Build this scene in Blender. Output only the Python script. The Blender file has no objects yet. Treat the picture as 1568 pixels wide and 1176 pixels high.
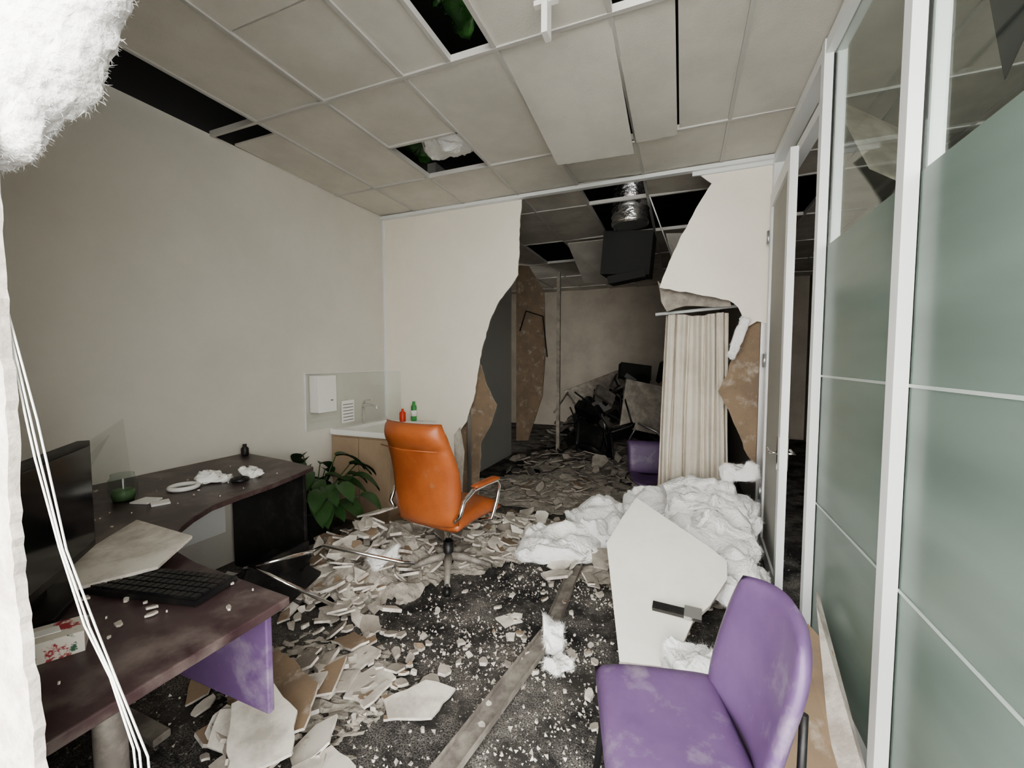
import bpy, bmesh, math, random
from math import *
from mathutils import Vector, Matrix, noise, Euler
random.seed(7)
H=2.96
# ---------------- materials
def M(name,c,r=.6,c2=None,ns=6,lo=.4,hi=.6,bump=0,bs=80,metal=0,trans=0,alpha=1,spec=.5,det=6,c3=None,ns3=20,lo3=.55,hi3=.6,up=None):
    m=bpy.data.materials.new(name); m.use_nodes=True; nt=m.node_tree; N=nt.nodes; L=nt.links
    p=N['Principled BSDF']; p.inputs['Base Color'].default_value=(*c,1); p.inputs['Roughness'].default_value=r
    p.inputs['Metallic'].default_value=metal; p.inputs['Transmission Weight'].default_value=trans
    p.inputs['Alpha'].default_value=alpha; p.inputs['Specular IOR Level'].default_value=spec
    tc=N.new('ShaderNodeTexCoord')
    def mixin(prev,c2,ns,lo,hi):
        n=N.new('ShaderNodeTexNoise'); n.inputs['Scale'].default_value=ns; n.inputs['Detail'].default_value=det; n.inputs['Roughness'].default_value=.65
        L.new(tc.outputs['Object'],n.inputs['Vector'])
        mr=N.new('ShaderNodeMapRange'); mr.inputs['From Min'].default_value=lo; mr.inputs['From Max'].default_value=hi
        L.new(n.outputs['Fac'],mr.inputs['Value'])
        mx=N.new('ShaderNodeMix'); mx.data_type='RGBA'; L.new(mr.outputs['Result'],mx.inputs['Factor'])
        if prev is None: mx.inputs['A'].default_value=(*c,1)
        else: L.new(prev,mx.inputs['A'])
        mx.inputs['B'].default_value=(*c2,1); return mx.outputs['Result']
    o=None
    if c2: o=mixin(None,c2,ns,lo,hi)
    if c3: o=mixin(o,c3,ns3,lo3,hi3)
    if o: L.new(o,p.inputs['Base Color'])
    if bump:
        n=N.new('ShaderNodeTexNoise'); n.inputs['Scale'].default_value=bs; n.inputs['Detail'].default_value=5
        L.new(tc.outputs['Object'],n.inputs['Vector'])
        b=N.new('ShaderNodeBump'); b.inputs['Strength'].default_value=bump; b.inputs['Distance'].default_value=.01
        L.new(n.outputs['Fac'],b.inputs['Height']); L.new(b.outputs['Normal'],p.inputs['Normal'])
    return m
wallm=M('wall_paint_dimmed',(.70,.675,.62),.5,(.66,.635,.58),1.5)  # the left wall's weaker light is put into this darker tone
backwallm=M('wall_paint_back_lit',(.93,.88,.79),.5,(.89,.84,.75),1.5)  # same paint made lighter: stronger light on the back wall, held in colour
tilem=M('ceiling_tile_white',(.73,.71,.66),.8,(.65,.63,.585),2,bump=.15,bs=150)
tbar=M('ceiling_grid_metal',(.56,.55,.53),.5)
gyp=M('gypsum',(.70,.66,.60),.9,(.46,.42,.38),12,bump=.4,bs=60)
paper=M('plasterboard_face',(.72,.685,.62),.85,(.40,.37,.33),5,.42,.64)
brown=M('brown_paper',(.28,.205,.14),.85,(.22,.165,.12),5,c3=(.42,.36,.30),ns3=9,lo3=.55,hi3=.70)
greyp=M('dusty_grey_board',(.27,.245,.215),.9,(.45,.41,.36),8,.4,.65)
dustm=M('rubble_dust',(.27,.25,.22),.95,(.44,.40,.355),14,.4,.65,bump=1,bs=50)
drk1=M('far_board_dimmed',(.12,.11,.10),.9,(.22,.20,.18),6,.4,.65)  # far-room debris, colour darkened to stand for the weak light there
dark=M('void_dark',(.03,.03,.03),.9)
black=M('black_plastic',(.012,.012,.013),.45,(.05,.045,.04),9,.5,.7)
alu=M('white_aluminium',(.80,.82,.83),.35,spec=.6)
metal=M('galvanised_steel',(.55,.55,.55),.35,metal=.9)
chrome=M('chrome',(.75,.75,.75),.12,metal=1)
dustmetal=M('dusty_steel',(.36,.335,.30),.7,(.20,.18,.165),9,.4,.6,metal=.3)
conc=M('outside_ground',(.35,.34,.32),.9,(.28,.27,.26),3)
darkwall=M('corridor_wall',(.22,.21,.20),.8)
farwall=M('far_wall_paint',(.45,.405,.345),.7,(.38,.34,.29),2)  # part of the far room's dimness is put into this wall colour
fartile=M('ceiling_tile_dimmed',(.66,.63,.57),.8,(.52,.49,.45),2)  # darker copy of the tile, with the far rooms' low light painted in
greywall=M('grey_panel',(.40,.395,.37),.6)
orange=M('orange_leather',(.38,.115,.038),.40,(.32,.09,.030),5,bump=.15,bs=120,c3=(.36,.2,.12),ns3=7,lo3=.60,hi3=.8)
purple=M('purple_vinyl',(.15,.092,.20),.42,(.125,.075,.17),4,c3=(.30,.26,.32),ns3=7,lo3=.54,hi3=.80)
deskm=M('desk_laminate',(.040,.020,.024),.36,(.075,.050,.050),4,c3=(.20,.17,.155),ns3=5,lo3=.50,hi3=.80)
woodm=M('cabinet_wood',(.42,.32,.23),.5,(.37,.28,.20),3)
white=M('white_gloss',(.84,.84,.81),.3)
cream=M('melamine_white',(.88,.86,.80),.4,(.82,.80,.74),3)
insul=M('polyester_insulation',(.95,.95,.95),1,(.86,.85,.83),7,.45,.75,bump=1,bs=60,spec=.1)
curt=M('curtain_fabric',(.74,.69,.61),.85,(.64,.59,.51),3)
green=M('leaf_green',(.035,.085,.025),.45,(.025,.06,.02),6)
greenfoil=M('green_plastic',(.10,.30,.07),.3,(.03,.08,.03),5)
redm=M('red_plastic',(.6,.06,.03),.4); greenb=M('green_bottle',(.06,.3,.08),.35)
floral=M('tissue_box_print',(.65,.62,.56),.6,(.35,.05,.06),30,.55,.6,c3=(.05,.12,.08),ns3=24,lo3=.6,hi3=.63)
foil=M('silver_foil',(.8,.8,.8),.25,metal=1,bump=1,bs=25)
def carpetmat():
    m=bpy.data.materials.new('dirty_carpet'); m.use_nodes=True; N=m.node_tree.nodes; L=m.node_tree.links; p=N['Principled BSDF']; p.inputs['Roughness'].default_value=.95; p.inputs['Specular IOR Level'].default_value=.2
    tc=N.new('ShaderNodeTexCoord')
    def nz(s,d=5,r=.6):
        n=N.new('ShaderNodeTexNoise'); n.inputs['Scale'].default_value=s; n.inputs['Detail'].default_value=d; n.inputs['Roughness'].default_value=r; L.new(tc.outputs['Object'],n.inputs['Vector']); return n.outputs['Fac']
    def mr(v,a,b,c=0,d=1):
        n=N.new('ShaderNodeMapRange'); n.inputs['From Min'].default_value=a; n.inputs['From Max'].default_value=b; n.inputs['To Min'].default_value=c; n.inputs['To Max'].default_value=d; L.new(v,n.inputs['Value']); return n.outputs['Result']
    def mul(a,b):
        n=N.new('ShaderNodeMath'); n.operation='MULTIPLY'; L.new(a,n.inputs[0]); L.new(b,n.inputs[1]); return n.outputs[0]
    def mix(f,a,b):
        n=N.new('ShaderNodeMix'); n.data_type='RGBA'; L.new(f,n.inputs['Factor'])
        if isinstance(a,tuple): n.inputs['A'].default_value=(*a,1)
        else: L.new(a,n.inputs['A'])
        n.inputs['B'].default_value=(*b,1); return n.outputs['Result']
    c=mix(mr(nz(2.2,4),.40,.70),(.022,.022,.023),(.085,.079,.073))
    c=mix(mul(mr(nz(4,6,.7),.42,.66,0,.9),mr(nz(160,2),.38,.6)),c,(.36,.337,.312))
    c=mix(mul(mr(nz(45,3),.60,.66),mr(nz(1.6,3),.40,.58)),c,(.40,.37,.34))
    L.new(c,p.inputs['Base Color'])
    b=N.new('ShaderNodeBump'); b.inputs['Strength'].default_value=.5; b.inputs['Distance'].default_value=.01; L.new(nz(220),b.inputs['Height']); L.new(b.outputs['Normal'],p.inputs['Normal'])
    return m
carpet=carpetmat()
def glassmat(name,col,frost):
    m=bpy.data.materials.new(name); m.use_nodes=True; nt=m.node_tree; N=nt.nodes; L=nt.links; N.clear()
    out=N.new('ShaderNodeOutputMaterial'); gl=N.new('ShaderNodeBsdfGlossy'); gl.inputs['Roughness'].default_value=.03
    lw=N.new('ShaderNodeLayerWeight'); lw.inputs['Blend'].default_value=.5
    pw=N.new('ShaderNodeMath'); pw.operation='POWER'; pw.inputs[1].default_value=4; L.new(lw.outputs['Facing'],pw.inputs[0])
    ma=N.new('ShaderNodeMath'); ma.operation='MULTIPLY_ADD'; ma.inputs[1].default_value=.6; ma.inputs[2].default_value=.03; L.new(pw.outputs[0],ma.inputs[0])
    mx=N.new('ShaderNodeMixShader'); L.new(ma.outputs[0],mx.inputs[0]); L.new(gl.outputs[0],mx.inputs[2])
    if frost:
        gl.inputs['Roughness'].default_value=.22
        d=N.new('ShaderNodeBsdfDiffuse'); t=N.new('ShaderNodeBsdfTranslucent'); tp=N.new('ShaderNodeBsdfTransparent')
        t.inputs[0].default_value=(*col,1); tp.inputs[0].default_value=(*col,1)
        tc=N.new('ShaderNodeTexCoord'); mp=N.new('ShaderNodeMapping'); mp.inputs['Scale'].default_value=(1,.5,3)
        mp.inputs['Rotation'].default_value=(.7,0,0)
        ns=N.new('ShaderNodeTexNoise'); ns.inputs['Scale'].default_value=1.5; ns.inputs['Detail'].default_value=3
        L.new(tc.outputs['Object'],mp.inputs[0]); L.new(mp.outputs[0],ns.inputs['Vector'])
        cr=N.new('ShaderNodeValToRGB'); cr.color_ramp.elements[0].position=.3; cr.color_ramp.elements[1].position=.75
        cr.color_ramp.elements[0].color=(*[x*.82 for x in col],1); cr.color_ramp.elements[1].color=(*[min(1,x*1.18) for x in col],1)
        L.new(ns.outputs['Fac'],cr.inputs[0]); L.new(cr.outputs[0],d.inputs[0])
        m1=N.new('ShaderNodeMixShader'); m1.inputs[0].default_value=.45; L.new(d.outputs[0],m1.inputs[1]); L.new(t.outputs[0],m1.inputs[2])
        m2=N.new('ShaderNodeMixShader'); m2.inputs[0].default_value=.12; L.new(m1.outputs[0],m2.inputs[1]); L.new(tp.outputs[0],m2.inputs[2])
        L.new(m2.outputs[0],mx.inputs[1])
    else:
        t=N.new('ShaderNodeBsdfTransparent'); t.inputs[0].default_value=(*col,1); L.new(t.outputs[0],mx.inputs[1])
    L.new(mx.outputs[0],out.inputs[0]); return m
frost=glassmat('frosted_film_glass',(.325,.40,.365),True)
clear=glassmat('clear_glass',(.86,.90,.88),False)
perspex=glassmat('perspex',(.965,.975,.97),False)
filmgap=M('film_gap',(.46,.52,.50),.3)
# ---------------- builder
class B:
    def __init__(s,name): s.bm=bmesh.new(); s.mats=[]; s.name=name
    def mi(s,m):
        if m not in s.mats: s.mats.append(m)
        return s.mats.index(m)
    def box(s,lo,hi,m,R=None,piv=None):
        x0,y0,z0=lo;x1,y1,z1=hi
        co=[(x0,y0,z0),(x1,y0,z0),(x1,y1,z0),(x0,y1,z0),(x0,y0,z1),(x1,y0,z1),(x1,y1,z1),(x0,y1,z1)]
        if R is not None:
            c=Vector(piv) if piv else Vector(((x0+x1)/2,(y0+y1)/2,(z0+z1)/2))
            co=[tuple(R@(Vector(p)-c)+c) for p in co]
        v=[s.bm.verts.new(p) for p in co]; k=s.mi(m)
        for f in ((0,3,2,1),(4,5,6,7),(0,1,5,4),(1,2,6,5),(2,3,7,6),(3,0,4,7)):
            fc=s.bm.faces.new([v[i] for i in f]); fc.material_index=k
    def prism(s,pts,off,m,mback=None,mside=None):
        off=Vector(off); a=[s.bm.verts.new(p) for p in pts]; b=[s.bm.verts.new(Vector(p)+off) for p in pts]; n=len(pts)
        f=s.bm.faces.new(a); f.material_index=s.mi(m); f=s.bm.faces.new(b[::-1]); f.material_index=s.mi(mback or m)
        for i in range(n):
            f=s.bm.faces.new([a[(i+1)%n],a[i],b[i],b[(i+1)%n]]); f.material_index=s.mi(mside or m)
    def tube(s,pts,r,m,seg=8,closed=False):
        pts=[Vector(p) for p in pts]; n=len(pts); k=s.mi(m); rings=[]
        up=Vector((0,0,1)); prev=None
        for i,p in enumerate(pts):
            a=pts[(i-1)%n] if (closed or i>0) else p; c=pts[(i+1)%n] if (closed or i<n-1) else p
            t=(c-a).normalized()
            if prev is None: q=up if abs(t.z)<.9 else Vector((1,0,0)); u=t.cross(q).normalized()
            else: u=(prev-t*prev.dot(t)).normalized()
            prev=u; w=t.cross(u); rr=r[i] if isinstance(r,(list,tuple)) else r
            rings.append([s.bm.verts.new(p+(u*cos(2*pi*j/seg)+w*sin(2*pi*j/seg))*rr) for j in range(seg)])
        for i in range(n if closed else n-1):
            A=rings[i];C=rings[(i+1)%n]
            for j in range(seg):
                f=s.bm.faces.new([A[j],A[(j+1)%seg],C[(j+1)%seg],C[j]]); f.material_index=k; f.smooth=True
        if not closed:
            for R in (rings[0][::-1],rings[-1]): f=s.bm.faces.new(R); f.material_index=k
    def lathe(s,prof,c,m,seg=24):
        c=Vector(c);k=s.mi(m);rings=[[s.bm.verts.new(c+Vector((r*cos(2*pi*j/seg),r*sin(2*pi*j/seg),z))) for j in range(seg)] for r,z in prof]
        for A,C in zip(rings,rings[1:]):
            for j in range(seg):
                f=s.bm.faces.new([A[j],A[(j+1)%seg],C[(j+1)%seg],C[j]]); f.material_index=k; f.smooth=True
        f=s.bm.faces.new(rings[0][::-1]); f.material_index=k; f=s.bm.faces.new(rings[-1]); f.material_index=k
    def pad(s,fn,nu,nv,m,th=None):
        k=s.mi(m); g={}
        for sd in (0,1):
            for i in range(nu+1):
                for j in range(nv+1):
                    if sd and (i in(0,nu) or j in(0,nv)): g[sd,i,j]=g[0,i,j]; continue
                    g[sd,i,j]=s.bm.verts.new(fn(i/nu,j/nv,1 if sd else -1))
            for i in range(nu):
                for j in range(nv):
                    q=[g[sd,i,j],g[sd,i+1,j],g[sd,i+1,j+1],g[sd,i,j+1]]
                    if sd: q=q[::-1]
                    try: f=s.bm.faces.new(q); f.material_index=k; f.smooth=True
                    except ValueError: pass
    def xf(s,M4):
        bmesh.ops.transform(s.bm,matrix=M4,verts=s.bm.verts)
    def done(s,bevel=0,sub=0):
        bmesh.ops.recalc_face_normals(s.bm,faces=s.bm.faces)
        me=bpy.data.meshes.new(s.name); s.bm.to_mesh(me); s.bm.free()
        for m in s.mats: me.materials.append(m)
        o=bpy.data.objects.new(s.name,me); bpy.context.scene.collection.objects.link(o)
        if bevel:
            md=o.modifiers.new('b','BEVEL'); md.width=bevel; md.segments=2; md.limit_method='ANGLE'
        return o
def jag(pts,amp,step=.05,skip=()):
    out=[];n=len(pts)
    for i in range(n):
        a=Vector(pts[i]);b=Vector(pts[(i+1)%n]); out.append(tuple(a))
        if i in skip: continue
        k=int((b-a).length/step)
        for j in range(1,k):
            q=a.lerp(b,j/k); out.append((q[0]+random.uniform(-amp,amp),q[1]+random.uniform(-amp,amp)))
    return out
def sbox(name,lo,hi,m): b=B(name); b.box(lo,hi,m); return b.done()
def rz(a): return Matrix.Rotation(a,3,'Z')
def E(x,y,z): return Euler((radians(x),radians(y),radians(z))).to_matrix()
# ---------------- shell
sbox('floor',(-4,-.4,-.1),(3.2,9.2,0),carpet)
sbox('ground_outside',(-8,-8,-.12),(8,-.4,-.02),conc)
b=B('wall_left'); b.box((-3.07,.25,0),(-2.97,3.9,H+.01),wallm); b.box((-3.07,.25,H+.01),(-2.97,3.9,3.6),dark); b.done()  # band above the ceiling coloured dark to stand for shade in the void
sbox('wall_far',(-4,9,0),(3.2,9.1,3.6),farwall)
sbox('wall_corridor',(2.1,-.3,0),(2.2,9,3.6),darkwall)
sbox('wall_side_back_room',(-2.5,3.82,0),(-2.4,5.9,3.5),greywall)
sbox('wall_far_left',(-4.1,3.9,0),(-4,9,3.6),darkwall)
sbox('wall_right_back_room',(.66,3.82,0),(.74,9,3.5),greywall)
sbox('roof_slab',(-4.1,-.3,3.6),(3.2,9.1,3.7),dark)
b=B('wall_back')
L_=[(-2.97,0),(-2.97,H),(-1.39,H),(-1.41,2.70),(-1.43,2.25),(-1.52,2.13),(-1.62,2.02),(-1.70,1.88),(-1.76,1.72),(-1.83,1.46),(-1.86,1.3),(-1.88,1.14),(-1.98,.84),(-2.05,.75),(-2.09,.2),(-2.1,0)]
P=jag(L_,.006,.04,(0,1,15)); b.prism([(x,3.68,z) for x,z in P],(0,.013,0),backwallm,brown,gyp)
R_=[(.05,H),(.19,2.83),(.14,2.75),(.08,2.65),(.02,2.52),(-.04,2.41),(-.11,2.25),(-.18,2.05),(.1,1.98),(.33,1.92),(.40,1.86),(.44,1.75),(.47,1.71),(.53,1.75),(.60,1.73),(.60,H)]
P=jag(R_,.005,.04,(14,15)); b.prism([(x,3.68,z) for x,z in P],(0,.013,0),backwallm,brown,gyp)
Q=[(-2.4,0),(-2.4,1.7),(-1.95,1.5),(-1.86,1.40),(-1.80,1.2),(-1.69,1.01),(-1.76,.8),(-1.87,.61),(-1.9,0)]
b.prism([(x,3.77,z) for x,z in jag(Q,.006,.05)],(0,.013,0),brown,brown,gyp)
Q=[(.46,1.78),(.63,1.75),(.63,.5),(.50,.7),(.38,1.0),(.28,1.2),(.35,1.35),(.4,1.6)]
b.prism([(x,3.74,z) for x,z in jag(Q,.008,.05)],(0,.013,0),brown,brown,gyp)
Q=[(-.20,2.12),(-.14,2.06),(.35,1.98),(.36,1.88),(.02,1.90),(-.12,1.86),(-.17,1.95)]
b.prism([(x,3.76,z) for x,z in jag(Q,.006,.05)],(0,.013,0),greyp,greyp,gyp)
for x in (-1.98,.56):
    b.box((x,3.695,0),(x+.04,3.70,.9 if x<0 else H),metal); b.box((x,3.70,0),(x+.003,3.76,.9 if x<0 else H),metal)
b.prism([(-2.12,3.66,.05),(-2.0,3.6,.05),(-1.98,3.62,.55),(-2.05,3.66,.78),(-2.12,3.67,.7)],(0,.012,0),paper,brown,gyp)
b.done()
b=B('trim_back_wall'); b.box((-2.97,3.63,H-.03),(.6,3.68,H),alu); b.box((-2.97,3.66,.84),(-2.955,3.68,H-.03),alu); b.box((.05,3.66,H-.06),(.6,3.68,H-.03),alu); b.done()
# ceiling
b=B('ceiling')
cols=[-4.0,-3.53,-2.97,-2.53,-1.97,-1.41,-.87,-.32,.25,.64,1.15,1.7,2.1]
rows=[-.3,.83,1.93,3.03,3.68,4.13,5.23,6.33,7.43,8.53,9.0]
miss={(2,1),(6,4),(6,5),(7,5),(5,7),(8,6),(9,5),(4,6)}
for i in range(len(cols)-1):
    for j in range(len(rows)-1):
        x0,x1,y0,y1=cols[i],cols[i+1],rows[j],rows[j+1]
        if x1<=-2.97 and y0<3.6: continue
        if (i,j) in miss: continue
        e=.006; parts=[(x0,x1,y0,y1)]
        if (i,j)==(5,1): parts=[(x0,-1.12,y0,y1)]
        if (i,j)==(4,2): parts=[(x0,x1,y0,2.51)]
        if (i,j)==(2,2): parts=[(x0,x1,2.08,y1)]
        if (i,j)==(7,1): parts=[(x0,x1,y0,1.4)]
        if (i,j)==(7,2): parts=[(x0,-.05,y0,y1),(-.05,x1,y0,y1)]
        if i==4 and j==1: parts=[(x0,x1,y0,1.38),(x0,x1,1.38,y1)]
        for n_,q in enumerate(parts):
            t=random.uniform(-.012,.012) if j<4 else random.uniform(-.04,.04); u=random.uniform(-.01,.01)
            if (i,j)==(6,2): t,u=.03,-.10
            if (i,j)==(7,2): t,u=(-.01,-.04) if n_==0 else (0,0)
            if (i,j)==(6,3): t,u=.05,.05
            Rm=Matrix.Rotation(t,3,'Y')@Matrix.Rotation(u,3,'X')
            dz=-.05 if (i,j)==(6,2) else (-.02 if (i,j)==(7,2) and n_==0 else 0)
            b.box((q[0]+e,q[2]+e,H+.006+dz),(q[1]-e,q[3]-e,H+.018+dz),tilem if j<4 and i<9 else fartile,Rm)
for x in cols[1:-1]:
    if x<=-2.97: b.box((x-.011,3.7,H-.004),(x+.011,9,H+.03),tbar); continue
    b.box((x-.011,-.3,H-.004),(x+.011,9,H+.03),tbar)
for y in rows[1:-1]:
    b.box((-2.97 if y<3.7 else -4,y-.011,H-.005),(2.1,y+.011,H+.03),tbar)
b.box((-1.97,2.50,H-.004),(-1.41,2.52,H+.03),tbar); b.box((-1.13,.83,H-.004),(-1.11,1.93,H+.03),tbar)
b.box((-.60,1.72,H-.04),(-.50,1.745,H-.02),white); b.box((-.56,1.7,H-.17),(-.535,1.76,H-.03),white)
b.done()
# partition
b=B('partition_glass_wall')
for y in (2.45,1.6,.6):
    for x0,x1 in ((.595,.632),(.648,.685)): b.box((x0,y,0),(x1,y+.05,H),alu)
    b.box((.632,y+.01,0),(.648,y+.04,H),dark)
b.box((.60,3.62,0),(.68,3.68,H),alu)
b.box((.60,-.2,H-.07),(.68,3.62,H-.005),alu); b.box((.60,-.2,0),(.68,2.45,.08),alu)
b.box((.61,2.5,2.67),(.67,3.62,2.73),alu)
for y0,y1 in ((.65,1.6),(1.65,2.45)):
    b.box((.636,y0-.004,.08),(.644,y1+.004,2.0),frost)
    b.box((.637,y0,2.0),(.643,y1,H-.07),clear)
    for z in (1.37,.74):
        b.box((.632,y0,z),(.635,y1,z+.010),filmgap)
b.done()
# door
b=B('door_1')
hx,hy=.60,3.60; lx,ly=.565,2.83
d=Vector((lx-hx,ly-hy,0)); Ln=d.length; a=atan2(d.y,d.x); 
b.box((0,-.02,.03),(.07,.02,2.65),alu); b.box((Ln-.07,-.02,.03),(Ln,.02,2.65),alu); b.box((.07,-.02,.03),(Ln-.07,.02,.13),alu); b.box((.07,-.02,2.55),(Ln-.07,.02,2.65),alu)
b.box((.07,-.006,.13),(Ln-.07,.006,2.55),greywall)
for sd in (-1,1):
    b.tube([(Ln-.04,sd*.02,.9),(Ln-.04,sd*.06,.9),(Ln-.16,sd*.06,.9)],.009,chrome); b.box((Ln-.06,sd*.023-.004,.8),(Ln-.02,sd*.023+.004,1.0),chrome)
for z in (.4,1.4,2.3): b.tube([(0,-.025,z),(0,-.025,z+.1)],.012,metal)
b.xf(Matrix.Translation((hx,hy,0))@Matrix.Rotation(a,4,'Z')); b.done()
b=B('wall_near')
W=[(-2.97,0),(-2.97,3.5),(-1.02,3.5),(-1.0,2.2),(-.945,1.8),(-.94,1.6),(-.93,1.35),(-.945,1.2),(-.93,1.0),(-.915,.9),(-.90,.5),(-.90,0)]
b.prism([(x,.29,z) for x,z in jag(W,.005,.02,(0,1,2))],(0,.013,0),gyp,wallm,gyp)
b.done()
# ---------------- insulation
def strand(b,p,d,L,w,k):
    s=d.cross(Vector((random.uniform(-1,1),random.uniform(-1,1),random.uniform(-1,1)))).normalized()*w
    q=p+d*L*.5+Vector((random.uniform(-1,1),random.uniform(-1,1),random.uniform(-1,1)))*L*.2; r=p+d*L+Vector((random.uniform(-1,1),random.uniform(-1,1),random.uniform(-1,1)))*L*.4
    v=[b.bm.verts.new(x) for x in (p-s,p+s,q+s*.7,q-s*.7,r)]
    b.bm.faces.new([v[0],v[1],v[2],v[3]]).material_index=k; b.bm.faces.new([v[3],v[2],v[4]]).material_index=k
def batt(b,c,s,rot,seed,amp=.05,e=.55,nu=56,nv=32,m=None,fr=4,fuzz=0,crease=0,fl=.02):
    """soft wadding block with creases and loose fibres"""
    m=m or insul; k=b.mi(m); R=rot
    sg=lambda x,p:(1 if x>=0 else -1)*abs(x)**p
    rows=[]
    for i in range(nv+1):
        ph=-pi/2+pi*i/nv; row=[]
        for j in range(nu):
            t=2*pi*j/nu
            p=Vector((sg(cos(ph),e)*sg(cos(t),e)*s[0]/2,sg(cos(ph),e)*sg(sin(t),e)*s[1]/2,sg(sin(ph),e)*s[2]/2))
            q=p*fr+Vector((seed*7.3,seed*3.1,seed))
            n=noise.noise_vector(q)*amp+noise.noise_vector(q*2.7)*amp*.4+noise.noise_vector(q*8)*amp*.25+noise.noise_vector(q*20)*amp*.14
            if crease:
                v_=abs(noise.noise(q*.9+Vector((9,3,1))))+.5*abs(noise.noise(q*2.1+Vector((2,8,1))))
                n.z+=crease*(v_-.35)*(1 if p.z>0 else .4)
            w=R@(p+n)+Vector(c); w.z=max(w.z,.002); row.append(w)
        rows.append(row)
    vs=[[b.bm.verts.new(p) for p in r] for r in rows[1:-1]]
    a=b.bm.verts.new(rows[0][0]); z=b.bm.verts.new(rows[-1][0])
    for A,C_ in zip(vs,vs[1:]):
        for j in range(nu):
            f=b.bm.faces.new([A[j],A[(j+1)%nu],C_[(j+1)%nu],C_[j]]); f.smooth=True; f.material_index=k
    for j in range(nu):
        f=b.bm.faces.new([a,vs[0][(j+1)%nu],vs[0][j]]); f.smooth=True; f.material_index=k
        f=b.bm.faces.new([z,vs[-1][j],vs[-1][(j+1)%nu]]); f.smooth=True; f.material_index=k
    C0=Vector(c)
    for _ in range(fuzz):
        i=random.randint(1,nv-1);j=random.randrange(nu); p=rows[i][j].lerp(rows[i][(j+1)%nu],random.random())
        if p.z<.01: continue
        d=((p-C0).normalized()+Vector((random.uniform(-1,1),random.uniform(-1,1),random.uniform(-1,1)))*.9).normalized()
        strand(b,p,d,fl*random.uniform(.4,1.3),.0005,k)
b=B('hanging_insulation')
batt(b,(-.98,.34,2.24),(.62,.12,.9),E(0,28,8),3,.022,.7,150,110,fr=9,fuzz=9000,fl=.010)
batt(b,(-1.07,.32,1.87),(.34,.08,.2),E(0,20,8),5,.016,.8,100,60,fr=12,fuzz=3000,fl=.008)
b.done()
b=B('insulation_batts')
Z_=lambda *a,**k:batt(b,*a,**dict(dict(amp=.035,e=.42,nu=110,nv=70,crease=.12,fuzz=2500,fr=5),**k))
Z_((-.82,2.93,.09),(.58,.42,.13),E(3,-3,14),1)
Z_((-.62,3.45,.15),(.46,.34,.13),E(14,-18,40),2)
Z_((-.50,3.20,.10),(.40,.34,.12),E(-10,12,-30),3)
Z_((-.22,3.22,.17),(.50,.36,.14),E(-12,-12,-15),4)
Z_((-.12,3.50,.33),(.62,.34,.14),E(26,-16,-4),6)
Z_((.16,3.34,.42),(.52,.34,.15),E(22,4,12),7)
Z_((.36,3.36,.34),(.36,.36,.24),E(10,16,0),17)
Z_((.18,3.14,.20),(.56,.42,.28),E(10,0,20),8,amp=.05)
Z_((.26,2.86,.30),(.40,.34,.12),E(20,18,-35),9)
Z_((.36,2.66,.16),(.28,.42,.16),E(6,24,-8),10)
Z_((.40,2.36,.07),(.16,.30,.12),E(0,14,0),18)
Z_((.10,1.93,.08),(.28,.26,.12),E(0,0,20),11)
Z_((-.57,1.98,.04),(.11,.2,.05),E(0,0,20),12,amp=.02,fuzz=1200)
Z_((-.50,1.82,.04),(.12,.10,.05),E(0,0,60),13,amp=.02,fuzz=1200)
Z_((-1.75,2.12,.20),(.18,.14,.08),E(0,0,60),14,amp=.02)
Z_((.42,3.52,.60),(.24,.14,.10),E(0,-10,0),15,amp=.025)
Z_((.40,3.62,1.62),(.07,.05,.32),E(0,18,0),16,amp=.02,fr=9,fuzz=800)
b.done()
# ---------------- debris
def chunk(b,c,s,th,ma,mb,R,n=None,asp=None,ms=None):
    n=n or random.randint(4,7); asp=asp or random.uniform(.45,1); p=[]; a0=random.uniform(0,6.28)
    for i in range(n):
        a=a0+2*pi*(i+random.uniform(-.3,.3))/n; r=s/2*random.uniform(.65,1.1)
        p.append((r*cos(a),r*sin(a)*asp))
    if s>.1: p=jag(p,s*.02,s*.18)
    pts=[R@Vector((x,y,-th/2))+Vector(c) for x,y in p]
    b.prism(pts,R@Vector((0,0,th)),mb,ma,ms or gyp)
def cluster(b,cx,cy,rx,ry,n,s0,s1,hm,rot=0,tilt=.5,mats=None,xr=(-2.82,.48),ms=None):
    for _ in range(n):
        r=random.random()**.6; a=random.uniform(0,6.28); x=r*cos(a)*rx;y=r*sin(a)*ry
        X=cx+x*cos(rot)-y*sin(rot); Y=cy+x*sin(rot)+y*cos(rot)
        if not xr[0]<X<xr[1]: continue
        s=random.uniform(s0,s1)*random.uniform(.6,1.3); base=hm*(1-r); hh=base*random.uniform(.3,1)
        tl=tilt*(.3+random.random()); R=E(degrees(random.uniform(-tl,tl)),degrees(random.uniform(-tl,tl)),random.uniform(0,360))
        q=random.random(); m3=mats or (paper,brown,greyp)
        ma=m3[0] if q<.45 else (m3[1] if q<.58 else m3[2])
        mb=m3[1] if random.random()<.35 else m3[2]
        chunk(b,(X,Y,hh+.015+s*.5*sin(min(tl,1))*.5),s,random.choice((.010,.012,.018)),ma,mb,R,ms=ms)
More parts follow.
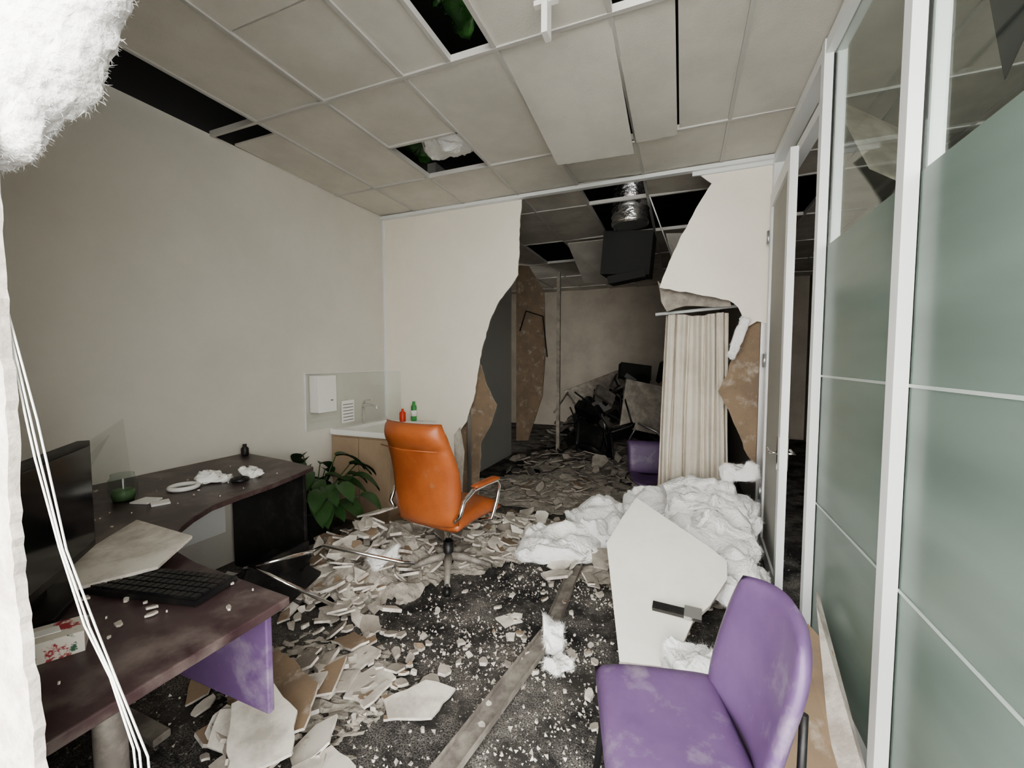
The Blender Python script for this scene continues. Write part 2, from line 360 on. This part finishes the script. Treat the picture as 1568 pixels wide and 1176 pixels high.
def mound(b,cx,cy,rx,ry,h,m,seed):
    k=b.mi(m); N_=44; g=[]
    for i in range(N_+1):
        row=[]
        for j in range(N_+1):
            x=2*i/N_-1;y=2*j/N_-1; r=sqrt(x*x+y*y)
            z=h*max(0,1-r*r)*(.7+.8*noise.noise(Vector((x*4+seed,y*4,seed))))+.018*noise.noise(Vector((x*15,y*15,seed)))+.008*noise.noise(Vector((x*40,y*40,seed)))-.004
            row.append(b.bm.verts.new((cx+x*rx,cy+y*ry,z)))
        g.append(row)
    for i in range(N_):
        for j in range(N_):
            x=2*(i+.5)/N_-1;y=2*(j+.5)/N_-1
            if x*x+y*y<.9+.5*noise.noise(Vector((x*3+seed,y*3,2))): f=b.bm.faces.new([g[i][j],g[i+1][j],g[i+1][j+1],g[i][j+1]]); f.material_index=k
b=B('plasterboard_rubble')
mound(b,-2.02,2.28,.62,.58,.24,dustm,1); mound(b,-1.62,2.78,.6,.42,.13,dustm,2); mound(b,-.15,2.95,.6,.45,.06,dustm,3); mound(b,-1.25,3.2,.7,.45,.06,dustm,4)
mound(b,-1.5,1.35,.5,.35,.015,dustm,6); mound(b,.40,1.95,.17,.6,.08,dustm,7)
cluster(b,-2.03,2.30,.52,.47,230,.06,.25,.34,.6,.7)
cluster(b,-1.85,1.88,.36,.34,100,.05,.18,.12)
cluster(b,-1.62,2.80,.5,.35,140,.05,.22,.2)
cluster(b,-1.25,3.18,.6,.42,130,.05,.18,.10)
cluster(b,-1.3,1.5,.4,.28,60,.03,.10,.03,.3,.3)
cluster(b,-1.65,1.25,.35,.25,30,.08,.25,.08)
cluster(b,-1.4,.98,.35,.12,30,.06,.2,.06)
cluster(b,-.75,2.4,.9,.7,70,.02,.06,.01,0,.3)
cluster(b,-.2,2.9,.7,.5,60,.08,.22,.13)
cluster(b,.42,1.95,.1,.5,60,.04,.13,.14)
cluster(b,-.4,1.55,.8,.5,40,.02,.05,.01,0,.2)
cluster(b,-2.5,1.3,.4,.7,40,.05,.2,.05)
def slab(pts,ma,mb=brown,th=.012):
    v=[Vector(p) for p in pts]; n=(v[1]-v[0]).cross(v[2]-v[0]).normalized()
    if n.z<0: n=-n
    b.prism(pts,-n*th,ma,mb,gyp)
def fslab(poly,z,ma,tx=0,ty=0,am=.008):
    P=jag(poly,am,.04); cx=sum(p[0] for p in P)/len(P); cy=sum(p[1] for p in P)/len(P)
    slab([(x,y,z+tx*(x-cx)+ty*(y-cy)) for x,y in P],ma)
fslab([(-1.5,1.47),(-1.44,1.60),(-1.33,1.58),(-1.34,1.45),(-1.45,1.38)],.03,paper,.1,0)
fslab([(-1.33,1.40),(-1.28,1.50),(-1.15,1.46),(-1.18,1.33),(-1.3,1.30)],.035,paper,0,.1)
fslab([(-1.12,1.34),(-1.02,1.50),(-.88,1.52),(-.90,1.36),(-1.05,1.28)],.03,paper,-.1,.05)
fslab([(-1.19,1.28),(-1.17,1.42),(-1.14,1.42),(-1.16,1.27)],.05,paper)
fslab([(-1.75,1.12),(-1.7,1.32),(-1.35,1.22),(-1.25,1.06),(-1.5,.95)],.10,brown,.1,.2)
fslab([(-1.52,.98),(-1.45,1.10),(-1.28,1.06),(-1.18,.95),(-1.3,.82)],.16,paper,-.1,.15)
fslab([(-1.22,.98),(-1.15,1.09),(-1.0,1.05),(-.98,.92),(-1.12,.88)],.06,paper,.1,0)
fslab([(-1.62,1.55),(-1.55,1.64),(-1.42,1.6),(-1.46,1.52)],.04,brown,.1,0)
fslab([(-.93,2.05),(-.87,2.12),(-.78,2.08),(-.85,2.0)],.02,paper)
fslab([(-2.02,2.02),(-1.98,2.14),(-1.84,2.10),(-1.85,1.98)],.22,paper,.2,.2)
fslab([(-2.15,2.32),(-2.1,2.5),(-1.9,2.46),(-1.93,2.28)],.36,paper,.3,-.1)
fslab([(-1.85,2.58),(-1.8,2.75),(-1.6,2.8),(-1.55,2.66)],.22,paper,-.2,.2)
slab([(.33,1.50,.02),(.575,1.62,.05),(.58,1.95,.30),(.52,2.05,.34),(.40,1.9,.22)],brown)
slab([(.50,1.62,.03),(.58,1.50,.05),(.585,2.2,.42),(.56,2.1,.40)],gyp)
b.done()
b=B('far_room_rubble')
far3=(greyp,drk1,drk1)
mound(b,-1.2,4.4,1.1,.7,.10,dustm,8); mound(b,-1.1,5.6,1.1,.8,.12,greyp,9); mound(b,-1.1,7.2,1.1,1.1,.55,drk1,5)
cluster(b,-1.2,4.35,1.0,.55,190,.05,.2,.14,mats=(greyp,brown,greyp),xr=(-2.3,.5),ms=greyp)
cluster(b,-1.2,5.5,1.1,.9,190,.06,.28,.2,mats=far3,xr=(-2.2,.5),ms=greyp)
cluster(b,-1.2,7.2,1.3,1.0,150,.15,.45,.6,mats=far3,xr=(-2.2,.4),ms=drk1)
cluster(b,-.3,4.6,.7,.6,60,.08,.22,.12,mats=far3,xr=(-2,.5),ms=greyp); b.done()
b=B('corridor_rubble'); cluster(b,1.4,2.4,.45,1.2,70,.1,.3,.1,xr=(.9,1.9)); b.done()
b=B('plaster_crumbs')
k=b.mi(gyp)
for _ in range(6500):
    q=random.random()
    if q<.7: X=random.gauss(-.6,.5);Y=random.gauss(2.0,.55)
    else: X=random.uniform(-2.6,.5);Y=random.uniform(.9,3.6)
    if X>.54 or X<-2.9 or Y>3.65: continue
    if noise.noise(Vector((X*2.5,Y*2.5,4)))<-.12 and random.random()<.75: continue
    s=random.choice((.002,.003,.004,.005,.006,.009,.012))*random.uniform(.6,1.2)
    R=E(random.uniform(0,360),random.uniform(0,360),0); c=Vector((X,Y,s*.4))
    v=[b.bm.verts.new(c+R@Vector(p)*s) for p in ((1,0,-.4),(-.6,.8,-.4),(-.5,-.8,-.3),(0,.1,.6))]
    for f in ((0,1,2),(0,3,1),(1,3,2),(2,3,0)): b.bm.faces.new([v[i] for i in f]).material_index=k
b.done()
b=B('bent_steel_stud')
def chan(p0,p1,w):
    p0=Vector(p0);p1=Vector(p1);d=(p1-p0).normalized();s=d.cross(Vector((0,0,1))).normalized();u=Vector((0,0,1))
    for a,c,h0,h1 in ((-w/2,w/2,0,.003),(-w/2,-w/2+.003,.003,.03),(w/2-.003,w/2,.003,.03)):
        P=[p0+s*a+u*h0,p0+s*c+u*h0,p1+s*c+u*h0,p1+s*a+u*h0]; b.prism(P,u*(h1-h0),dustmetal)
chan((-.64,2.78,.03),(-.61,2.0,.02),.075); chan((-.61,2.0,.02),(-.73,1.18,.02),.085); chan((-.73,1.18,.02),(-.78,.9,.02),.085)
b.done()
# ---------------- white board panel
b=B('broken_door_panel')
k_=lambda x,y:(x,y,.54*(y-1.93)+.03)
P=[k_(x,y) for x,y in ((-.24,1.94),(0,1.97),(.03,2.06),(.08,2.18),(.16,2.27),(.25,2.42),(.255,2.52),(.18,2.58),(-.26,2.86),(-.33,2.70),(-.397,2.51))]
v=[Vector(p) for p in P]; n=(v[2]-v[0]).cross(v[6]-v[0]).normalized(); n=n if n.z>0 else -n
b.prism(P,-n*.025,cream,brown,gyp)
c=Vector(k_(-.01,2.20))+n*.02; b.box((c.x-.1,c.y-.02,c.z-.012),(c.x+.1,c.y+.02,c.z+.012),black,E(28,0,-4)); b.box((c.x+.05,c.y-.03,c.z-.008),(c.x+.13,c.y+.03,c.z+.016),metal,E(28,0,-4))
b.done()
# ---------------- desk
b=B('desk')
D=[(-2.96,.34),(-1.03,.34),(-1.03,.84),(-1.50,.87),(-1.66,.90),(-1.78,.95),(-1.88,1.04),(-1.95,1.13),(-2.02,1.25),(-2.05,1.4),(-2.07,1.6),(-2.12,1.8),(-2.17,1.97),(-2.5,2.03),(-2.96,2.08)]
b.prism([(x,y,.745) for x,y in D],(0,0,.027),deskm)
b.box((-2.2,.80,.43),(-1.08,.82,.745),purple)
b.box((-2.9,1.93,.0),(-2.22,1.955,.745),black)
b.box((-2.95,.5,.25),(-2.93,1.9,.745),white)
b.box((-2.20,1.2,.05),(-2.18,1.93,.3),black)
for x,y in ((-1.2,.5),(-2.1,.9)): b.tube([(x,y,.03),(x,y,.745)],.03,dustmetal,16); b.box((x-.3,y-.03,0),(x+.3,y+.03,.03),dustmetal)
b.done(bevel=.004)
b=B('tubular_chair_frame')
b.tube([(-2.25,1.85,.03),(-1.95,1.75,.35),(-1.9,1.78,.38),(-1.55,2.05,.22),(-1.5,2.1,.2)],.011,chrome)
b.tube([(-2.4,1.6,.03),(-2.1,1.45,.36),(-2.05,1.45,.38),(-1.75,1.7,.1)],.011,chrome)
b.tube([(-1.95,1.75,.35),(-2.1,1.45,.36)],.011,chrome)
b.box((-2.35,1.55,.16),(-2.0,1.85,.19),black,E(10,20,10))
b.done()
# ---------------- desk items
b=B('computer_monitor')
p0=Vector((-1.40,.375,0));p1=Vector((-1.80,.72,0)); dd=(p1-p0); L=dd.length; a=atan2(dd.y,dd.x)
b.box((0,-.02,.84),(L,.012,1.19),black); b.box((.015,-.024,.865),(L-.015,-.0205,1.175),M('screen_glass',(.01,.01,.012),.12))
b.box((L/2-.04,.012,.79),(L/2+.04,.05,1.0),black); b.box((L/2-.12,-.06,.773),(L/2+.12,.12,.79),black)
b.xf(Matrix.Translation((p0.x,p0.y,0))@Matrix.Rotation(a,4,'Z')); b.done(bevel=.004)
b=B('keyboard')
b.box((-.19,-.07,.775),(.19,.07,.79),black)
for r in range(5):
    for c in range(16): b.box((-.183+c*.023,-.062+r*.025,.79),(-.183+c*.023+.019,-.062+r*.025+.02,.797),black)
b.xf(Matrix.Translation((-1.42,.73,0))@Matrix.Rotation(radians(12),4,'Z')); b.done()
b=B('tissue_box'); b.box((-.11,-.055,.773),(.11,.055,.835),floral); b.prism([(-.06,-.02,.836),(.06,-.02,.836),(.05,.02,.836),(-.05,.02,.836)],(0,0,.003),white)
b.xf(Matrix.Translation((-1.36,.44,0))@Matrix.Rotation(radians(62),4,'Z')@Matrix.Scale(.8,4)@Matrix.Translation((0,0,.19))); b.done(bevel=.003)
b=B('broken_board_on_desk'); b.prism([(-1.60,.60,.79),(-1.50,.76,.80),(-1.62,.93,.81),(-2.02,.96,.80),(-1.95,.84,.79),(-1.85,.7,.785)],(0,0,.01),brown,paper,gyp); b.done()
b=B('crumpled_mask')
batt(b,(-2.40,1.50,.80),(.16,.08,.04),E(0,0,50),21,.03,m=white,nu=40,nv=24,fr=14); batt(b,(-2.32,1.66,.80),(.12,.07,.04),E(0,0,20),22,.03,m=white,nu=40,nv=24,fr=14)
b.tube([(-2.42+.06*cos(t),1.36+.06*sin(t),.785) for t in [i*pi/10 for i in range(20)]],.012,white,closed=True); b.done()
b=B('adhesive_tape_roll'); b.tube([(-2.26+.035*cos(t),1.55+.035*sin(t),.79) for t in [i*pi/10 for i in range(20)]],.012,black,closed=True); b.done()
b=B('paper_card'); b.box((-2.42,1.13,.773),(-2.33,1.21,.78),white,rz(.3)); b.box((-2.31,1.14,.773),(-2.24,1.21,.781),white,rz(-.4)); b.done()
b=B('glass_jar'); b.lathe([(.05,0),(.055,.01),(.055,.10),(.045,.115),(.045,.13)],(-2.50,1.14,.773),clear); b.lathe([(.04,0),(.048,.03),(.04,.05)],(-2.50,1.14,.776),M('jar_green',(.12,.2,.1),.5)); b.done()
b=B('small_bottle'); b.lathe([(.022,0),(.025,.01),(.025,.05),(.012,.065),(.014,.08)],(-2.88,2.02,.773),black); b.done()
b=B('perspex_shard')
b.prism([(-2.60,.85,.78),(-2.3,.82,.78),(-2.85,1.25,1.05)],(0.004,.004,0),perspex); b.prism([(-2.9,1.0,.78),(-2.55,1.2,.78),(-2.93,1.35,1.12),(-2.94,1.1,.95)],(0.003,.003,0),perspex); b.done()
b=B('desk_rubble')
def dch(x,y,s): chunk(b,(x,y,.778),s,.006,greyp if random.random()<.6 else paper,brown,E(random.uniform(-5,5),random.uniform(-5,5),random.uniform(0,360)))
for _ in range(90):
    x=random.uniform(-2.8,-1.1); y=random.uniform(.4,.82) if x>-2.1 else random.uniform(.5,1.9); dch(x,y,random.choice((.006,.008,.012,.03)))
b.done()
b=B('hanging_cable')
for o_ in (0,.014,.034):
    b.tube([(-.99,.305,1.62),(-.93+o_,.31,1.36),(-.91+o_,.31,1.3),(-.86+o_*.6,.312,1.17),(-.81+o_,.315,1.06),(-.76+o_*.5,.32,.99),(-.71+o_,.32,.9),(-.70+o_,.33,.5)],.0014,white)
b.done()
# ---------------- sink cabinet
b=B('sink_cabinet')
b.box((-2.95,2.9,.0),(-2.32,3.62,.78),woodm); b.box((-2.945,2.885,.04),(-2.645,2.90,.76),woodm); b.box((-2.635,2.885,.04),(-2.325,2.90,.76),woodm)
b.box((-2.95,2.87,.78),(-2.30,3.63,.795),white)
for lo,hi in (((-2.95,2.87,.795),(-2.30,2.95,.83)),((-2.95,3.53,.795),(-2.30,3.63,.83)),((-2.95,2.95,.795),(-2.85,3.53,.83)),((-2.38,2.95,.795),(-2.30,3.53,.83))): b.box(lo,hi,white)
b.tube([(-2.90,3.25,.83),(-2.90,3.25,1.0),(-2.88,3.25,1.02),(-2.74,3.25,1.01),(-2.73,3.25,.98)],.013,chrome,10); b.tube([(-2.90,3.25,1.02),(-2.88,3.25,1.06),(-2.80,3.25,1.07)],.008,chrome)
b.done(bevel=.004)
b=B('soap_bottle'); b.lathe([(.03,0),(.032,.01),(.032,.09),(.012,.11),(.012,.13)],(-2.62,3.50,.83),redm); b.done()
b=B('spray_can'); b.lathe([(.026,0),(.028,.01),(.028,.15),(.015,.17),(.015,.2)],(-2.54,3.58,.83),greenb); b.lathe([(.0285,.05),(.0286,.11)],(-2.54,3.58,.83),white); b.done()
b=B('splash_screen')
b.box((-2.962,2.62,.84),(-2.957,3.65,1.34),perspex); b.box((-2.95,3.645,.84),(-2.75,3.65,1.34),perspex)
b.box((-2.964,2.62,1.335),(-2.955,3.65,1.341),alu); b.box((-2.964,2.615,.84),(-2.955,2.622,1.34),alu); b.box((-2.95,3.644,1.335),(-2.75,3.652,1.341),alu)
b.done()
b=B('paper_towel_dispenser'); b.box((-2.955,2.66,1.0),(-2.85,2.86,1.32),white); b.lathe([(.012,0),(.012,.006)],(-2.845,2.8,1.1),black); b.done(bevel=.012)
b=B('wall_notice'); b.box((-2.955,3.02,.86),(-2.95,3.18,1.07),white)
for i in range(6): b.box((-2.9499,3.035,.88+i*.03),(-2.949,3.165,.885+i*.03),black)
b.done()
# plant
b=B('potted_plant')
PX,PY=-2.60,2.36
b.lathe([(.10,0),(.11,.02),(.15,.30),(.155,.32),(.14,.32),(.13,.28),(.0,.28)],(PX,PY,0),black)
km=b.mi(green)
for i in range(46):
    a=random.uniform(0,6.28); el=random.uniform(.35,1.45); st=random.uniform(.2,.52); L=random.uniform(.15,.24); w=L*.34
    base=Vector((PX,PY,.28)); dr=Vector((cos(a)*cos(el),sin(a)*cos(el),sin(el))); tip=base+dr*st
    tip.x=max(tip.x,-2.80); tip.y=max(tip.y,2.2)
    b.tube([base,base.lerp(tip,.5)+Vector((0,0,.02)),tip],.004,green,6)
    dh=Vector((cos(a),sin(a),0)); sd=Vector((-sin(a),cos(a),0)); prev=None
    for q in range(8):
        t=q/7; p=tip+dh*L*t+Vector((0,0,.25*L*t-.9*L*t*t)); ww=w*sin(pi*min(1,t*.93+.07))**.8
        row=[b.bm.verts.new((max(r_.x,-2.95),r_.y,r_.z)) for r_ in (p+sd*ww+Vector((0,0,.02)),p,p-sd*ww+Vector((0,0,.02)))]
        if prev:
            for m_ in (0,1):
                f=b.bm.faces.new([prev[m_],prev[m_+1],row[m_+1],row[m_]]); f.smooth=True; f.material_index=km
        prev=row
b.done()
# ---------------- orange office chair
b=B('office_chair')
def backf(u,v,s):
    z=.42+.66*v; w=.245+.03*sin(pi*min(1,v*1.1)); 
    if v>.8: w*=1-.08*((v-.8)/.2)**2
    x=(u*2-1); X=x*w; y=-.22-.13*v-.02*cos(pi*v*2)+.05*x*x
    e=(1-abs(x)**6)*(1-abs(2*v-1)**10); th=.045*max(0,e)**.5
    th*=(1+.35*exp(-((v-.88)/.08)**2)) *(1-.25*exp(-((v-.76)/.02)**2))
    return (X,y+(th if s>0 else -th),z)
b.pad(backf,20,36,orange)
def seatf(u,v,s):
    x=2*u-1; y=2*v-1; w=.26; e=(1-abs(x)**6)*(1-abs(y)**8); th=.055*max(0,e)**.5
    return (x*w,-.22+.25*(y+1),.45-.03*(y<0)*y*y-.02*max(0,y)**3+(th if s>0 else -th))
b.pad(seatf,18,18,orange)
b.tube([(-.23,-.365,.925),(0,-.418,.925),(.23,-.365,.925)],.004,orange)
for sx in (-1,1):
    X=sx*.29
    b.tube([(sx*.2,.08,.38),(X,.1,.40),(X,.16,.5),(X,.2,.60),(X,.16,.645),(X,.05,.65),(X,-.1,.645),(X,-.2,.60),(X,-.24,.52),(sx*.25,-.24,.48)],.013,chrome,10)
    b.pad(lambda u,v,s,X=X:(X+(2*u-1)*.03,-.1+.27*v,.665+(s*.014)*max(0,(1-abs(2*u-1)**4)*(1-abs(2*v-1)**6))**.5),8,12,orange)
b.box((-.12,-.1,.36),(.12,.12,.40),black)
b.tube([(0,0,.36),(0,0,.22)],.026,chrome,16); b.tube([(0,0,.22),(0,0,.07)],.034,black,16)
for i in range(5):
    a=radians(20+72*i); dx,dy=cos(a),sin(a)
    b.tube([(0,0,.12),(dx*.12,dy*.12,.115),(dx*.30,dy*.30,.075)],[.03,.024,.015],dustmetal,10)
    b.tube([(dx*.3-dy*.018,dy*.3+dx*.018,.03),(dx*.3+dy*.018,dy*.3-dx*.018,.03)],.028,black,14); b.tube([(dx*.3,dy*.3,.04),(dx*.3,dy*.3,.08)],.01,black)
b.xf(Matrix.Translation((-1.45,2.42,0))@Matrix.Rotation(radians(-9),4,'Z')); b.done()
# ---------------- purple chairs
def pchair(name,M4,pm=None):
    pm=pm or purple
    b=B(name)
    def sf(u,v,s):
        x=2*u-1;y=2*v-1; e=(1-abs(x)**8)*(1-abs(y)**8); th=.03*max(0,e)**.5
        return (x*(.225+.01*y),y*.19+.015,.41-.02*max(0,y)**3+.012*x*x+(th if s>0 else -th))
    b.pad(sf,18,18,pm)
    def bf(u,v,s):
        x=2*u-1;y=2*v-1; w=.205*(1-.22*max(0,y)**3)*(1-.1*max(0,-y)**3); e=(1-abs(x)**6)*(1-abs(y)**6); th=.026*max(0,e)**.5
        return (x*w,-.215-.05*(v)+.05*x*x+.02*cos(pi*v)+(th if s>0 else -th),.60+.22*y-.03*x*x*max(0,y))
    b.pad(bf,18,20,pm)
    for sx in (-1,1):
        b.tube([(sx*.16,-.17,.37),(sx*.16,-.235,.40),(sx*.15,-.25,.48),(sx*.13,-.262,.60)],.010,black)
        b.tube([(sx*.19,.16,.385),(sx*.21,.18,.2),(sx*.22,.20,.012)],.012,black); b.tube([(sx*.19,-.16,.385),(sx*.21,-.2,.2),(sx*.22,-.24,.012)],.012,black)
        b.tube([(sx*.19,-.18,.375),(sx*.19,.18,.375)],.011,black)
    b.tube([(-.19,.13,.375),(.19,.13,.375)],.011,black); b.tube([(-.19,-.13,.375),(.19,-.13,.375)],.011,black)
    b.xf(M4); return b.done()
ang=atan2(-.26,-.965)-pi/2
pchair('visitor_chair',Matrix.Translation((.005,1.21,0))@Matrix.Rotation(ang,4,'Z'))
pchair('visitor_chair',Matrix.Translation((-.40,5.35,.26))@Matrix.Rotation(radians(10),4,'Z')@Matrix.Rotation(radians(80),4,'X'))
for x,y,z,rx,ry,rz_ in ((-1.45,6.0,.25,70,20,40),(-.95,6.2,.75,160,30,100),(-.35,6.3,.55,100,-40,200)):
    pchair('wrecked_chair',Matrix.Translation((x,y,z))@E(rx,ry,rz_).to_4x4(),black)
def table(name,M4):
    b=B(name); b.box((-.6,-.35,.70),(.6,.35,.725),greyp)
    for sx in (-1,1):
        for sy in (-1,1): b.tube([(sx*.55,sy*.3,0),(sx*.55,sy*.3,.70)],.018,dustmetal,10)
        b.tube([(sx*.55,-.3,.66),(sx*.55,.3,.66)],.014,dustmetal)
    b.xf(M4); b.done()
table('overturned_table',Matrix.Translation((-.55,6.9,.55))@E(75,12,25).to_4x4())
table('overturned_table',Matrix.Translation((-1.5,7.2,.45))@E(-60,-20,-20).to_4x4())
# ---------------- curtain
b=B('curtain')
nu,nv=140,20; k=b.mi(curt); g=[]
for j in range(nv+1):
    t=j/nv; row=[]
    for i in range(nu+1):
        u=i/nu; x=-.14+.5*u; x+=(-.06+.1*u)*(1-t)
        ph_=u*2*pi*5.5+1.3*sin(u*7)+.3*sin(t*2+u*5)
        y=3.92+.030*sin(ph_)*(1-.3*t)+.014*sin(ph_*2.3+t*3)
        row.append(b.bm.verts.new((x+.010*cos(ph_)+.008*sin(t*6+u*20)*(1-t),y,.05+1.79*t+.01*sin(u*9))))
    g.append(row)
for j in range(nv):
    for i in range(nu):
        f=b.bm.faces.new([g[j][i],g[j][i+1],g[j+1][i+1],g[j+1][i]]); f.smooth=True; f.material_index=k
b.tube([(-.22,3.92,1.855),(.45,3.9,1.90)],.014,alu); b.done()
# ---------------- back room
b=B('ceiling_duct')
b.lathe([(.17+.014*(i%2),i*.03) for i in range(14)],(-.50,4.35,2.78),foil,24); b.done()
b=B('hanging_hvac_unit'); b.box((-.80,4.5,2.36),(-.30,4.95,2.8),dark,E(4,5,0)); b.box((-.74,4.49,2.30),(-.36,4.9,2.38),dark,E(6,-8,0))
b.tube([(-.30,4.1,2.95),(-.05,4.4,2.3)],.008,metal); b.tube([(-.7,4.7,2.8),(-.7,4.7,3.6)],.006,metal); b.done(bevel=.01)
b=B('exposed_stud_frame')
b.box((-1.72,6.0,0),(-1.67,6.05,2.75),greyp)
b.prism([(-2.36,6.0,.2),(-2.36,6.0,2.9),(-2.2,6.1,2.9),(-1.98,6.2,2.5),(-1.95,6.2,1.6),(-2.0,6.2,.9),(-2.2,6.1,.2)],(0,.02,0),brown)
b.tube([(-2.3,6,1.9),(-2.2,6,2.2),(-1.9,5.9,2.1),(-1.8,5.8,1.5)],.01,dark); b.done()
b=B('office_furniture_wreckage')
for _ in range(110):
    x=random.uniform(-1.9,.1); y=random.uniform(6.4,8); s=random.uniform(.12,.5); z=random.uniform(.1,1.35)*(1-abs(x+.6)/2.4)
    if x<-1.4: z*=.7
    b.box((x,y,z),(x+s*1.2,y+.03+random.random()*.25,z+s*random.uniform(.1,.8)),random.choice((black,black,drk1,dustmetal,dark,greywall,drk1)),E(random.uniform(-50,50),random.uniform(-40,40),random.uniform(0,180)))
for _ in range(24):
    p=Vector((random.uniform(-1.7,.1),random.uniform(5.9,7),random.uniform(.1,.6))); q=p+Vector((random.uniform(-.5,.3),random.uniform(-.3,.3),random.uniform(.1,.6)))
    b.tube([p,p.lerp(q,.6)+Vector((.05,0,.04)),q],.014,random.choice((metal,black,dustmetal,dark)))
b.done()
b=B('ceiling_void_insulation')
batt(b,(-1.66,2.80,3.12),(.4,.34,.2),E(0,0,20),31,.06); batt(b,(-1.85,2.75,3.2),(.35,.5,.25),E(0,0,20),33,.08,m=greenfoil,fr=8)
batt(b,(-1.0,1.5,3.2),(.3,.9,.2),E(0,0,0),34,.08,m=greenfoil,fr=8); b.done()
b=B('hanging_ceiling_tile'); b.prism([(.75,2.9,2.9),(1.15,2.9,2.6),(1.25,2.6,2.1),(.8,2.5,2.35)],(.01,.01,.01),greyp); b.prism([(.9,2.0,2.95),(1.2,2.1,2.9),(1.1,2.2,2.5)],(.01,.01,.01),dark); b.done()
b=B('hanging_ceiling_tile'); b.prism([(-1.38,5.3,2.94),(-.9,5.3,2.94),(-.95,6.2,2.55),(-1.36,6.2,2.6)],(0,.005,.012),fartile); b.prism([(-.2,5.3,2.94),(.2,5.3,2.9),(.1,5.5,2.4),(-.1,5.45,2.5)],(0,.012,0),fartile); b.done()
# camera / light
cam=bpy.data.cameras.new('camera'); co=bpy.data.objects.new('camera',cam); bpy.context.scene.collection.objects.link(co)
cam.sensor_width=36; cam.lens=36*639/1568; cam.clip_start=.02
co.location=(0,0,1.45); co.rotation_euler=(radians(90-3.22),0,radians(22.05)); bpy.context.scene.camera=co
w=bpy.data.worlds.new('world'); bpy.context.scene.world=w; w.use_nodes=True
w.node_tree.nodes['Background'].inputs[0].default_value=(1,.985,.935,1); w.node_tree.nodes['Background'].inputs[1].default_value=9.5
try: bpy.context.scene.view_settings.look='AgX - Medium High Contrast'
except Exception: pass
